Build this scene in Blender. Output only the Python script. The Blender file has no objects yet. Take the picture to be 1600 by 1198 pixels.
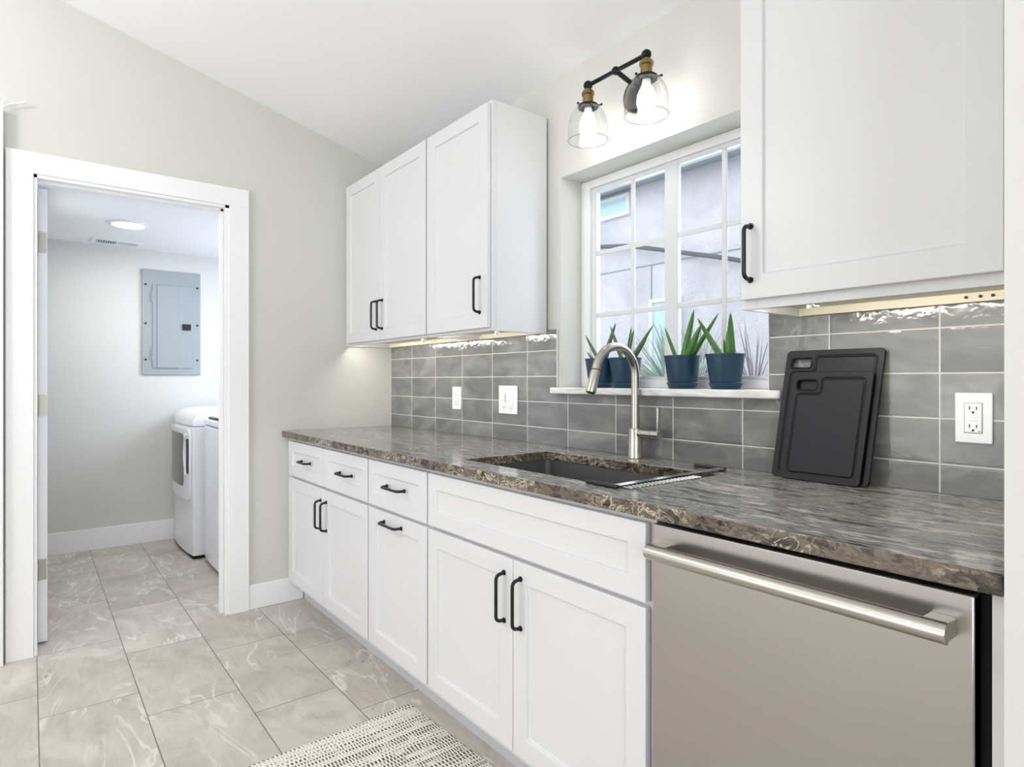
import bpy, bmesh, math, random
from mathutils import Vector, Matrix

random.seed(7)
S = bpy.context.scene
COL = S.collection
PI = math.pi
R = math.radians

# ------------------------------------------------------------------ camera
YAW = 0.6617
cam_d = bpy.data.cameras.new('camera')
cam = bpy.data.objects.new('camera', cam_d)
COL.objects.link(cam)
cam_d.sensor_fit = 'HORIZONTAL'
cam_d.sensor_width = 36.0
cam_d.lens = 967.23 / 1600 * 36.0
cam_d.shift_x = -0.56 / 1600
cam_d.shift_y = -4.4 / 1600
cam_d.clip_start = 0.02
cam.location = (3.3611, -1.7088, 1.1807)
cam.rotation_euler = (PI / 2, 0, PI / 2 - YAW)
S.camera = cam

# ------------------------------------------------------------------ view, world, lights
S.view_settings.view_transform = 'Standard'
S.view_settings.look = 'None'
S.view_settings.exposure = 0.35
S.view_settings.gamma = 1.0
S.view_settings.use_curve_mapping = False
S.cycles.use_denoising = True
S.cycles.max_bounces = 10
S.cycles.diffuse_bounces = 5
S.cycles.glossy_bounces = 5
S.cycles.transparent_max_bounces = 16
S.cycles.sample_clamp_indirect = 6.0
S.cycles.caustics_reflective = False
S.cycles.caustics_refractive = False

W = bpy.data.worlds.new('sky'); S.world = W
W.use_nodes = True
bg = W.node_tree.nodes['Background']
bg.inputs[0].default_value = (0.97, 0.985, 1.0, 1)
bg.inputs[1].default_value = 1.9


def area(name, loc, target, sx, sy, power, color=(1, 1, 1), shape='RECTANGLE'):
    d = bpy.data.lights.new(name, 'AREA')
    d.shape = shape
    d.size = sx
    if shape in ('RECTANGLE', 'ELLIPSE'):
        d.size_y = sy
    d.energy = power
    d.color = color
    o = bpy.data.objects.new(name, d)
    COL.objects.link(o)
    o.location = loc
    o.rotation_euler = (Vector(target) - Vector(loc)).to_track_quat('-Z', 'Y').to_euler()
    return o


# added fill light, set at an unseen opening made up in the south wall
area('south_fill', (1.5, -4.32, 1.2), (.8, -1.0, 2.0), 2.6, 2.1, 7, (1.0, 0.99, 0.98))
# added fill light before the solid east wall, brightening the door wall
area('east_fill', (5.5, -2.3, 1.5), (1.0, -1.9, 2.0), 2.4, 1.6, 52, (0.94, 0.97, 1.0))
# daylight through the window over the sink and the window of the laundry
area('sink_window_daylight', (1.94, 0.40, 1.62), (1.94, -1.0, 1.45), 0.86, 0.78, 4, (0.86, 0.93, 1.0))
area('laundry_window_daylight', (-0.95, 0.28, 1.72), (-1.35, -1.4, 0.55), 0.9, 0.8, 20, (0.70, 0.80, 1.0))
# bare point lights added as room fill, all out of the camera's view
for i, (lx, ly, lz_, pw) in enumerate([(1.0, -2.75, 2.40, 22), (2.1, -3.1, 2.55, 9), (4.9, -2.6, 2.45, 5)]):
    pd = bpy.data.lights.new('fill_lamp', 'POINT')
    pd.energy = pw
    pd.color = (1.0, 0.993, 0.985)
    pd.shadow_soft_size = .16
    po = bpy.data.objects.new('fill_lamp', pd)
    COL.objects.link(po)
    po.location = (lx, ly, lz_)

# ------------------------------------------------------------------ materials
def lin(c):
    r = []
    for v in c:
        v = v / 255.0
        r.append(v / 12.92 if v <= 0.04045 else ((v + 0.055) / 1.055) ** 2.4)
    return tuple(r) + (1.0,)


class NT:
    """small helper round a material's node tree"""
    def __init__(self, name):
        self.m = bpy.data.materials.new(name)
        self.m.use_nodes = True
        self.t = self.m.node_tree
        self.b = self.t.nodes['Principled BSDF']
        self.out = self.t.nodes['Material Output']

    def n(self, kind, **kw):
        nd = self.t.nodes.new(kind)
        for k, v in kw.items():
            setattr(nd, k, v)
        return nd

    def l(self, a, b):
        self.t.links.new(a, b)

    def put(self, sock, v):
        if isinstance(v, (int, float)):
            sock.default_value = v
        elif isinstance(v, tuple):
            sock.default_value = v
        else:
            self.l(v, sock)

    def math(self, op, a, b=0.0, c=None):
        nd = self.n('ShaderNodeMath', operation=op)
        self.put(nd.inputs[0], a)
        self.put(nd.inputs[1], b)
        if c is not None:
            self.put(nd.inputs[2], c)
        return nd.outputs[0]

    def mix(self, f, a, b, blend='MIX'):
        nd = self.n('ShaderNodeMix', data_type='RGBA', blend_type=blend)
        self.put(nd.inputs[0], f)
        self.put(nd.inputs[6], a)
        self.put(nd.inputs[7], b)
        return nd.outputs[2]

    def coords(self):
        tc = self.n('ShaderNodeTexCoord')
        return tc.outputs['Object']

    def xyz(self, v):
        s = self.n('ShaderNodeSeparateXYZ')
        self.l(v, s.inputs[0])
        return s.outputs

    def vec(self, x, y, z):
        c = self.n('ShaderNodeCombineXYZ')
        self.put(c.inputs[0], x); self.put(c.inputs[1], y); self.put(c.inputs[2], z)
        return c.outputs[0]

    def scale(self, v, s):
        m = self.n('ShaderNodeMapping')
        self.l(v, m.inputs['Vector'])
        m.inputs['Scale'].default_value = s
        return m.outputs[0]

    def noise(self, v, scale, detail=4, rough=.5, dist=0.0):
        nd = self.n('ShaderNodeTexNoise')
        if v is not None:
            self.l(v, nd.inputs['Vector'])
        nd.inputs['Scale'].default_value = scale
        nd.inputs['Detail'].default_value = detail
        nd.inputs['Roughness'].default_value = rough
        nd.inputs['Distortion'].default_value = dist
        return nd.outputs

    def ramp(self, f, stops):
        nd = self.n('ShaderNodeValToRGB')
        self.put(nd.inputs[0], f)
        e = nd.color_ramp.elements
        while len(e) < len(stops):
            e.new(0.5)
        for i, (p, c) in enumerate(stops):
            e[i].position = p
            e[i].color = c if len(c) == 4 else tuple(c) + (1,)
        return nd.outputs[0]

    def bump(self, h, strength=.2, dist=.01):
        nd = self.n('ShaderNodeBump')
        nd.inputs['Strength'].default_value = strength
        nd.inputs['Distance'].default_value = dist
        self.l(h, nd.inputs['Height'])
        self.l(nd.outputs[0], self.b.inputs['Normal'])

    def set(self, color=None, rough=None, metal=None, **kw):
        if color is not None:
            self.put(self.b.inputs['Base Color'], color)
        if rough is not None:
            self.put(self.b.inputs['Roughness'], rough)
        if metal is not None:
            self.put(self.b.inputs['Metallic'], metal)
        for k, v in kw.items():
            self.put(self.b.inputs[k], v)
        return self


def simple(name, c, rough=.5, metal=0.0, nscale=0, nstr=0.0, var=0.0, **kw):
    t = NT(name)
    col = lin(c)
    v = t.coords()
    if var:
        f = t.noise(v, 6, 3)[0]
        a = tuple(x * (1 - var) for x in col[:3]) + (1,)
        b = tuple(min(1, x * (1 + var)) for x in col[:3]) + (1,)
        t.set(t.mix(f, a, b), rough, metal, **kw)
    else:
        t.set(col, rough, metal, **kw)
    if nstr:
        t.bump(t.noise(v, nscale, 3)[0], nstr, .002)
    return t.m


def emit(name, c, s):
    t = NT(name)
    t.set((0.8, 0.8, 0.8, 1), .5)
    t.b.inputs['Emission Color'].default_value = c
    t.b.inputs['Emission Strength'].default_value = s
    return t.m


def clear_glass(name, tint=(1, 1, 1, 1), ior=1.45, edge=1.0):
    """thin clear glass: straight-through with fresnel reflection"""
    t = NT(name)
    tr = t.n('ShaderNodeBsdfTransparent'); tr.inputs[0].default_value = tint
    gl = t.n('ShaderNodeBsdfGlossy'); gl.inputs['Roughness'].default_value = .02
    fr = t.n('ShaderNodeFresnel')
    ge = t.n('ShaderNodeNewGeometry')
    t.l(t.math('ADD', ior, t.math('MULTIPLY', ge.outputs['Backfacing'], 1 / ior - ior)), fr.inputs['IOR'])
    f = t.math('MULTIPLY', fr.outputs[0], edge)
    mx = t.n('ShaderNodeMixShader')
    t.l(f, mx.inputs[0]); t.l(tr.outputs[0], mx.inputs[1]); t.l(gl.outputs[0], mx.inputs[2])
    t.l(mx.outputs[0], t.out.inputs[0])
    return t.m


M = {}
M['wall'] = simple('greige_paint', (209, 209, 204), .62, nscale=260, nstr=.06, var=.012)
M['ceiling'] = simple('ceiling_paint', (240, 240, 241), .8, nscale=180, nstr=.05)
M['trim'] = simple('white_trim_paint', (240, 241, 243), .38)
M['cabinet'] = simple('white_cabinet_lacquer', (218, 218, 220), .32)
M['raw_wood'] = simple('pale_unfinished_wood', (232, 226, 206), .6, var=.06)
M['bronze'] = simple('dark_bronze_metal', (50, 49, 49), .34, .75)
M['black_metal'] = simple('matte_black_metal', (26, 25, 27), .4, .6)
M['brass'] = simple('aged_brass', (150, 128, 88), .32, 1.0)
M['nickel'] = simple('brushed_nickel', (186, 182, 174), .27, 1.0)
M['chrome'] = simple('polished_steel', (205, 205, 205), .15, 1.14)
M['sink_steel'] = simple('dark_gunmetal_steel', (112, 112, 114), .5, .7, nscale=200, nstr=.03)
M['black_plastic'] = simple('black_plastic', (22, 22, 24), .45)
M['black_gap'] = simple('black_rubber_seal', (9, 9, 10), .8)
M['board'] = simple('charcoal_board_plastic', (19, 21, 27), .42, nscale=700, nstr=.06)
M['board'].node_tree.nodes['Principled BSDF'].inputs['Specular IOR Level'].default_value = .32
M['white_plastic'] = simple('white_plastic', (240, 241, 243), .3)
M['slot'] = simple('dark_slot', (40, 40, 40), .7)
M['grey_slot'] = simple('grey_slot', (150, 150, 150), .6)
M['pot'] = simple('blue_black_plastic_pot', (20, 56, 78), .4)
M['soil'] = simple('potting_soil', (60, 46, 36), .95, nscale=90, nstr=.8, var=.3)
M['panel_grey'] = simple('grey_enamel_steel', (152, 160, 163), .42)
M['enamel'] = simple('white_appliance_enamel', (236, 238, 242), .2)
M['dryer_glass'] = simple('smoked_door_glass', (92, 90, 84), .12)
M['hinge'] = simple('satin_hinge_steel', (170, 168, 163), .38, .9)
M['filler'] = simple('light_grey_panel', (214, 213, 209), .5)
M['toe'] = simple('grey_toe_kick_board', (196, 198, 203), .5)
M['vinyl'] = simple('white_window_vinyl', (222, 224, 227), .4)
M['glass'] = clear_glass('window_glass', (0.97, 0.99, 1, 1), 1.45, .7)
M['shade_glass'] = clear_glass('clear_shade_glass', (0.975, 0.978, 0.98, 1), 1.5, .9)
M['rim_glass'] = clear_glass('thick_rim_glass', (0.62, 0.63, 0.64, 1), 1.5, 1.0)
M['bulb'] = emit('glowing_bulb', (1.0, 0.96, 0.92, 1), 15.0)
M['bulb_base'] = simple('bulb_collar', (225, 225, 222), .4)
M['lamp_disc'] = emit('glowing_diffuser', (1.0, 0.95, 0.89, 1), 105.0)
M['led'] = emit('led_strip_diffuser', (1.0, 0.96, 0.88, 1), 26.0)
M['cable'] = simple('dark_cable_jacket', (82, 90, 98), .6)
M['eave'] = simple('grey_soffit_board', (150, 160, 170), .7)
M['ext_frame'] = simple('outdoor_white_vinyl', (225, 230, 235), .5)
M['ext_glass'] = simple('painted_sky_pane', (186, 218, 228), .08)  # sky reflection put into the base colour of the neighbour's panes
M['ext_ground'] = simple('pale_gravel', (190, 185, 176), .9, nscale=60, nstr=.4, var=.15)
M['exterior_block'] = simple('exterior_render', (200, 200, 205), .9)


def stucco():
    t = NT('grey_stucco')
    v = t.coords()
    a = t.noise(v, 3.2, 6, .6, .6)[0]
    col = t.ramp(a, [(.3, lin((190, 192, 202))), (.7, lin((214, 215, 224)))])
    t.set(col, .9)
    t.bump(t.noise(v, 14, 6, .65, 1.14)[0], .5, .03)
    return t.m


def tile_mat():
    t = NT('grey_glazed_tile')
    x, y, z = t.xyz(t.coords())
    PW, PH = .257, .1073
    u = t.math('DIVIDE', t.math('SUBTRACT', x, .2562), PW)
    w = t.math('DIVIDE', t.math('SUBTRACT', z, 1.3059), PH)
    fu, fw = t.math('FRACT', u), t.math('FRACT', w)
    du = t.math('MULTIPLY', t.math('MINIMUM', fu, t.math('SUBTRACT', 1.0, fu)), PW)
    dw = t.math('MULTIPLY', t.math('MINIMUM', fw, t.math('SUBTRACT', 1.0, fw)), PH)
    d = t.math('MINIMUM', du, dw)
    g = t.math('LESS_THAN', d, .0017)
    wn = t.n('ShaderNodeTexWhiteNoise', noise_dimensions='2D')
    t.l(t.vec(t.math('FLOOR', u), t.math('FLOOR', w), 0.0), wn.inputs['Vector'])
    off = t.n('ShaderNodeVectorMath', operation='MULTIPLY_ADD')
    t.l(wn.outputs['Color'], off.inputs[0]); off.inputs[1].default_value = (9, 9, 9)
    t.l(t.vec(x, y, t.math('MULTIPLY', z, 2.2)), off.inputs[2])
    cl = t.noise(off.outputs[0], 5.5, 4, .55, .7)[0]
    base = t.ramp(cl, [(.28, lin((104, 105, 106))), (.5, lin((121, 122, 122))), (.72, lin((144, 145, 144)))])
    br = t.math('ADD', t.math('MULTIPLY', wn.outputs['Value'], .16), .92)
    base = t.mix(1.0, base, t.vec(br, br, br), 'MULTIPLY')
    t.set(t.mix(g, base, lin((206, 206, 200))), t.mix(g, (.07, .07, .07, 1), (.8, .8, .8, 1)))
    hv = t.noise(t.vec(x, y, z), 30, 2, .5, .3)[0]
    edge = t.math('MINIMUM', t.math('DIVIDE', d, .007), 1.0)
    h = t.math('ADD', t.math('MULTIPLY', hv, .55), t.math('MULTIPLY', t.math('SMOOTH_MIN', edge, 1.0, .2), .18))
    t.bump(h, .6, .0042)
    return t.m


def floor_mat():
    t = NT('stone_look_floor_tile')
    x, y, z = t.xyz(t.coords())
    PW, PH = .6275, .3035
    ry = t.math('DIVIDE', t.math('SUBTRACT', t.math('MULTIPLY', y, -1.0), .4725), PH)
    row = t.math('FLOOR', ry)
    xs = t.math('DIVIDE', t.math('ADD', t.math('SUBTRACT', x, .644), t.math('MULTIPLY', row, .2092)), PW)
    fu, fw = t.math('FRACT', xs), t.math('FRACT', ry)
    du = t.math('MULTIPLY', t.math('MINIMUM', fu, t.math('SUBTRACT', 1.0, fu)), PW)
    dw = t.math('MULTIPLY', t.math('MINIMUM', fw, t.math('SUBTRACT', 1.0, fw)), PH)
    d = t.math('MINIMUM', du, dw)
    g = t.math('LESS_THAN', d, .0016)
    wn = t.n('ShaderNodeTexWhiteNoise', noise_dimensions='2D')
    t.l(t.vec(t.math('FLOOR', xs), row, 0.0), wn.inputs['Vector'])
    off = t.n('ShaderNodeVectorMath', operation='MULTIPLY_ADD')
    t.l(wn.outputs['Color'], off.inputs[0]); off.inputs[1].default_value = (13, 13, 13)
    t.l(t.vec(t.math('MULTIPLY', x, .75), y, z), off.inputs[2])
    p = off.outputs[0]
    cloud = t.noise(p, 3.6, 6, .6, 1.3)[0]
    base = t.ramp(cloud, [(.25, lin((168, 158, 149))), (.5, lin((192, 184, 175))), (.75, lin((210, 203, 194)))])
    # pale flowing veins
    wv = t.noise(t.scale(p, (.62, 1.25, 1)), 2.0, 4, .55, 1.6)[0]
    vein = t.math('ABSOLUTE', t.math('SUBTRACT', t.math('FRACT', t.math('MULTIPLY', wv, 7.0)), .5))
    vm = t.ramp(vein, [(0.0, (1, 1, 1)), (.05, (.7, .7, .7)), (.11, (0, 0, 0))])
    region = t.ramp(t.noise(p, 2.9, 2)[0], [(.44, (0, 0, 0)), (.58, (1, 1, 1))])
    vf = t.math('MULTIPLY', t.math('MULTIPLY', vm, region), .68)
    col = t.mix(vf, base, lin((232, 228, 221)))
    fine = t.noise(t.scale(p, (2, 9, 1)), 5, 5, .65, .8)[0]
    col = t.mix(t.ramp(fine, [(.55, (0, 0, 0)), (.75, (.45, .45, .45))]), col, lin((158, 147, 138)))
    dk = t.ramp(t.noise(p, 46, 3, .6)[0], [(.64, (0, 0, 0)), (.69, (1, 1, 1))])
    dreg = t.ramp(t.noise(p, 4.0, 2)[0], [(.55, (0, 0, 0)), (.68, (1, 1, 1))])
    col = t.mix(t.math('MULTIPLY', t.math('MULTIPLY', dk, dreg), .6), col, lin((112, 104, 98)))
    br = t.math('ADD', t.math('MULTIPLY', wn.outputs['Value'], .14), .93)
    col = t.mix(1.0, col, t.vec(br, br, br), 'MULTIPLY')
    t.set(t.mix(g, col, lin((106, 100, 95))), .42)
    t.bump(t.math('MINIMUM', t.math('DIVIDE', d, .003), 1.0), .25, .003)
    return t.m


def granite_mat():
    t = NT('streaked_granite')
    v = t.coords()
    wob = t.noise(v, 3.5, 3, .5, .4)
    vm = t.n('ShaderNodeVectorMath', operation='MULTIPLY_ADD')
    t.l(wob['Color'], vm.inputs[0]); vm.inputs[1].default_value = (.05, .10, .10)
    t.l(v, vm.inputs[2])
    p = vm.outputs[0]
    # polished face: fine streaks that run along the slab
    a = t.noise(t.scale(p, (7, 42, 42)), 1.0, 7, .68, .5)[0]
    b = t.noise(t.scale(p, (3, 14, 14)), 1.0, 4, .6, .8)[0]
    m = t.math('ADD', t.math('MULTIPLY', a, .68), t.math('MULTIPLY', b, .32))
    face = t.ramp(m, [(.37, lin((40, 40, 43))), (.43, lin((100, 99, 99))), (.485, lin((172, 170, 166))),
                      (.53, lin((104, 103, 103))), (.585, lin((206, 203, 196))), (.68, lin((134, 131, 126)))])
    warm = t.ramp(t.noise(v, 3.0, 3)[0], [(.45, (0, 0, 0)), (.62, (.5, .5, .5))])
    face = t.mix(warm, face, lin((138, 128, 112)), 'SOFT_LIGHT')
    # cut edge: the stone's layers show as brown lumps with pale threads
    vo = t.n('ShaderNodeTexVoronoi')
    wv = t.n('ShaderNodeVectorMath', operation='MULTIPLY_ADD')
    t.l(t.noise(v, 22, 4, .6, .8)['Color'], wv.inputs[0]); wv.inputs[1].default_value = (1.7, 1.7, 1.7)
    t.l(t.scale(p, (30, 46, 52)), wv.inputs[2])
    t.l(wv.outputs[0], vo.inputs['Vector']); vo.inputs['Scale'].default_value = 1.0
    en = t.noise(t.scale(p, (16, 30, 40)), 1.3, 7, .7, 1.4)[0]
    cells = t.xyz(vo.outputs['Color'])[0]
    em = t.math('ADD', t.math('MULTIPLY', cells, .26), t.math('MULTIPLY', en, .74))
    edge = t.ramp(em, [(.30, lin((30, 27, 25))), (.42, lin((72, 63, 56))), (.52, lin((118, 105, 92))), (.60, lin((78, 71, 65))), (.70, lin((152, 138, 122)))])
    vein = t.math('ABSOLUTE', t.math('SUBTRACT', t.noise(t.scale(p, (13, 20, 24)), 1.2, 4, .55, 1.6)[0], .5))
    vmask = t.ramp(vein, [(0.0, (1, 1, 1)), (.012, (.7, .7, .7)), (.028, (0, 0, 0))])
    vr = t.ramp(t.noise(v, 5, 2)[0], [(.47, (0, 0, 0)), (.58, (1, 1, 1))])
    edge = t.mix(t.math('MULTIPLY', t.math('MULTIPLY', vmask, vr), .85), edge, lin((206, 194, 176)))
    ge = t.n('ShaderNodeNewGeometry')
    up = t.math('ABSOLUTE', t.xyz(ge.outputs['Normal'])[2])
    col = t.mix(t.ramp(up, [(.45, (0, 0, 0)), (.8, (1, 1, 1))]), edge, face)
    t.set(col, .13)
    t.bump(a, .05, .002)
    return t.m


def rug_mat():
    t = NT('woven_dash_rug')
    x, y, z = t.xyz(t.coords())
    xw = t.math('ADD', x, t.math('MULTIPLY', t.math('SUBTRACT', t.noise(t.vec(t.math('MULTIPLY', x, .6), y, 0.0), 5, 2)[0], .5), .016))
    bandf = t.math('DIVIDE', xw, .0185)
    band = t.math('FLOOR', bandf)
    fb = t.math('FRACT', bandf)
    wn = t.n('ShaderNodeTexWhiteNoise', noise_dimensions='1D')
    t.l(band, wn.inputs['W'])
    rnd = wn.outputs['Value']
    wn2 = t.n('ShaderNodeTexWhiteNoise', noise_dimensions='1D')
    t.l(t.math('ADD', band, 41.3), wn2.inputs['W'])
    cell = t.math('DIVIDE', t.math('ADD', y, t.math('MULTIPLY', wn2.outputs['Value'], .05)), t.math('ADD', .0085, t.math('MULTIPLY', rnd, .0055)))
    fc = t.math('FRACT', cell)
    on_y = t.math('LESS_THAN', t.math('ABSOLUTE', t.math('SUBTRACT', fc, .5)), .235)
    half = t.math('ADD', .07, t.math('MULTIPLY', wn2.outputs['Value'], .37))
    on_x = t.math('LESS_THAN', t.math('ABSOLUTE', t.math('SUBTRACT', fb, .5)), half)
    on = t.math('MULTIPLY', on_x, on_y)
    fade = t.ramp(t.noise(t.vec(t.math('MULTIPLY', band, .7), t.math('MULTIPLY', y, 9.0), 0.0), 1.6, 2)[0], [(.34, (.2, .2, .2)), (.48, (1, 1, 1))])
    on = t.math('MULTIPLY', on, fade)
    line = t.math('MULTIPLY', t.math('LESS_THAN', t.math('ABSOLUTE', t.math('SUBTRACT', fb, .03)), .05), .5)
    base = t.mix(t.noise(t.coords(), 40, 3)[0], lin((236, 227, 217)), lin((248, 241, 232)))
    col = t.mix(t.math('MAXIMUM', on, line), base, lin((72, 66, 61)))
    t.set(col, .95)
    wv = t.math('ADD', t.math('SINE', t.math('MULTIPLY', x, 900.0)), t.math('SINE', t.math('MULTIPLY', y, 700.0)))
    t.bump(wv, .5, .0012)
    return t.m


def steel_mat():
    t = NT('brushed_stainless_steel')
    v = t.coords()
    f = t.noise(t.scale(v, (1.5, 1.5, 500)), 1.0, 4)[0]
    t.set(t.mix(f, lin((182, 178, 176)), lin((186, 182, 180))), .30, .95, Anisotropic=.8)
    tg = t.n('ShaderNodeTangent', direction_type='RADIAL', axis='Y')
    ge = t.n('ShaderNodeVectorMath', operation='NORMALIZE')
    t.l(t.vec(1.0, 0.0, 0.0), ge.inputs[0])
    t.l(ge.outputs[0], t.b.inputs['Tangent'])
    return t.m


def aloe_mat(name, dark, light):
    t = NT(name)
    v = t.coords()
    f = t.noise(v, 30, 3)[0]
    col = t.mix(f, lin(dark), lin(light))
    vo = t.n('ShaderNodeTexVoronoi')
    t.l(v, vo.inputs['Vector']); vo.inputs['Scale'].default_value = 150
    sp = t.ramp(vo.outputs['Distance'], [(.12, (1, 1, 1)), (.24, (0, 0, 0))])
    rg = t.ramp(t.noise(v, 26, 2)[0], [(.5, (0, 0, 0)), (.62, (1, 1, 1))])
    col = t.mix(t.math('MULTIPLY', t.math('MULTIPLY', sp, rg), .65), col, lin((190, 212, 170)))
    t.set(col, .38)
    t.b.inputs['Subsurface Weight'].default_value = .15
    t.b.inputs['Subsurface Radius'].default_value = (.01, .02, .005)
    return t.m


def sill_mat():
    t = NT('pale_marble')
    v = t.coords()
    a = t.noise(t.scale(v, (2, 8, 8)), 3, 6, .6, 1.5)[0]
    t.set(t.ramp(a, [(.35, lin((204, 202, 198))), (.55, lin((232, 231, 229))), (.8, lin((240, 240, 240)))]), .25)
    return t.m


M['stucco'] = stucco()
M['tile'] = tile_mat()
M['floor'] = floor_mat()
M['granite'] = granite_mat()
M['rug'] = rug_mat()
M['steel'] = steel_mat()
M['aloe'] = aloe_mat('aloe_leaf', (44, 92, 40), (86, 142, 62))
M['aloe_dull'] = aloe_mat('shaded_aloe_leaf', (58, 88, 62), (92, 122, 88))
M['yucca'] = simple('yucca_leaf', (168, 190, 178), .5, var=.2)
M['dry_leaf'] = simple('dry_yucca_leaf', (150, 146, 150), .7, var=.2)
M['marble'] = sill_mat()

# ------------------------------------------------------------------ mesh helpers
OFF = {}


def woff(p):
    return OFF.get(p.name, Vector((0, 0, 0))) if p else Vector((0, 0, 0))


def thing(name, loc, label, cat, group=None, kind=None):
    o = bpy.data.objects.new(name, None)
    COL.objects.link(o)
    o.empty_display_size = .1
    o.location = loc
    OFF[o.name] = Vector(loc)
    tag(o, label, cat, group, kind)
    return o


def tag(o, label=None, cat=None, group=None, kind=None):
    if label: o['label'] = label
    if cat: o['category'] = cat
    if group: o['group'] = group
    if kind: o['kind'] = kind
    return o


def obj(name, bm, mat, parent=None, bevel=0.0, seg=2, smooth=True, angle=35, label=None, origin=None):
    """bm in world coordinates; linked as ONE mesh object under parent"""
    off = woff(parent) if parent else (Vector(origin) if origin else Vector((0, 0, 0)))
    bmesh.ops.translate(bm, verts=bm.verts, vec=-off)
    bmesh.ops.recalc_face_normals(bm, faces=bm.faces)
    me = bpy.data.meshes.new(name)
    bm.to_mesh(me)
    bm.free()
    o = bpy.data.objects.new(name, me)
    COL.objects.link(o)
    if isinstance(mat, str):
        mat = M[mat]
    me.materials.append(mat)
    if smooth:
        for p in me.polygons:
            p.use_smooth = True
        me.set_sharp_from_angle(angle=R(angle))
    if bevel:
        md = o.modifiers.new('bevel', 'BEVEL')
        md.width = bevel
        md.segments = seg
        md.limit_method = 'ANGLE'
        md.angle_limit = R(40)
        md.harden_normals = False
    if parent:
        o.parent = parent
        OFF[o.name] = off
    else:
        o.location = off
        OFF[o.name] = off
    if label:
        o['label'] = label
    return o


def box(bm, x0, x1, y0, y1, z0, z1):
    vs = [bm.verts.new((x, y, z)) for x in (x0, x1) for y in (y0, y1) for z in (z0, z1)]
    q = lambda a, b, c, d: bm.faces.new((vs[a], vs[b], vs[c], vs[d]))
    q(0, 1, 3, 2); q(4, 6, 7, 5); q(0, 4, 5, 1); q(2, 3, 7, 6); q(0, 2, 6, 4); q(1, 5, 7, 3)
    return vs


def boxes(*l):
    bm = bmesh.new()
    for b in l:
        box(bm, *b)
    return bm


def fillet(pts, r, n=6):
    """round the inner corners of a polyline"""
    pts = [Vector(p) for p in pts]
    out = [pts[0]]
    for i in range(1, len(pts) - 1):
        a, b, c = pts[i - 1], pts[i], pts[i + 1]
        u, w = (a - b), (c - b)
        d = min(r, u.length * .49, w.length * .49)
        p0, p1 = b + u.normalized() * d, b + w.normalized() * d
        for k in range(n + 1):
            t = k / n
            out.append(p0 * (1 - t) ** 2 + b * 2 * t * (1 - t) + p1 * t * t)
    out.append(pts[-1])
    return out


def tube(bm, pts, r, n=12, closed=False, caps=True, rad=None, flat=1.0):
    pts = [Vector(p) for p in pts]
    N = len(pts)
    rings = []
    prev = None
    for i, p in enumerate(pts):
        if closed:
            t = (pts[(i + 1) % N] - pts[i - 1]).normalized()
        else:
            t = (pts[min(i + 1, N - 1)] - pts[max(i - 1, 0)]).normalized()
        if prev is None:
            up = Vector((0, 0, 1)) if abs(t.z) < .9 else Vector((1, 0, 0))
            a = t.cross(up).normalized()
        else:
            a = (prev - t * prev.dot(t)).normalized()
        prev = a
        b = t.cross(a)
        rr = rad[i] if rad else r
        rings.append([bm.verts.new(p + a * (rr * math.cos(2 * PI * k / n)) + b * (rr * flat * math.sin(2 * PI * k / n))) for k in range(n)])
    for i in range(N if closed else N - 1):
        A, B = rings[i], rings[(i + 1) % N]
        for k in range(n):
            bm.faces.new((A[k], A[(k + 1) % n], B[(k + 1) % n], B[k]))
    if caps and not closed:
        bm.faces.new(rings[0]); bm.faces.new(rings[-1])


def lathe(bm, prof, c, n=32, closed=False):
    """prof = [(r, z)], turned round a vertical axis through c"""
    rings = []
    for r, z in prof:
        if r < 1e-6:
            rings.append([bm.verts.new((c[0], c[1], c[2] + z))])
        else:
            rings.append([bm.verts.new((c[0] + r * math.cos(2 * PI * k / n), c[1] + r * math.sin(2 * PI * k / n), c[2] + z)) for k in range(n)])
    L = len(rings)
    for i in range(L if closed else L - 1):
        A, B = rings[i], rings[(i + 1) % L]
        for k in range(n):
            k2 = (k + 1) % n
            if len(A) == 1 and len(B) == 1:
                continue
            if len(A) == 1:
                bm.faces.new((A[0], B[k2], B[k]))
            elif len(B) == 1:
                bm.faces.new((A[k], A[k2], B[0]))
            else:
                bm.faces.new((A[k], A[k2], B[k2], B[k]))


def disc_y(bm, c, r, depth, n=32):
    """a short round plug along Y, from c towards -Y"""
    a = [bm.verts.new((c[0] + r * math.cos(2 * PI * k / n), c[1], c[2] + r * math.sin(2 * PI * k / n))) for k in range(n)]
    b = [bm.verts.new((v.co.x, c[1] - depth, v.co.z)) for v in a]
    bm.faces.new(a); bm.faces.new(b[::-1])
    for k in range(n):
        bm.faces.new((a[k], b[k], b[(k + 1) % n], a[(k + 1) % n]))


def rrect(x0, x1, y0, y1, r, n=6):
    out = []
    for cx, cy, a0 in ((x1 - r, y1 - r, 0), (x0 + r, y1 - r, 90), (x0 + r, y0 + r, 180), (x1 - r, y0 + r, 270)):
        for k in range(n + 1):
            a = R(a0 + 90 * k / n)
            out.append((cx + r * math.cos(a), cy + r * math.sin(a)))
    return out


def prism(bm, outline, f0, f1):
    """outline of 2-D points; f0, f1 map a point to the two end positions"""
    a = [bm.verts.new(f0(p)) for p in outline]
    b = [bm.verts.new(f1(p)) for p in outline]
    bm.faces.new(a); bm.faces.new(b[::-1])
    n = len(a)
    for k in range(n):
        bm.faces.new((a[k], b[k], b[(k + 1) % n], a[(k + 1) % n]))
    return a, b


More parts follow.
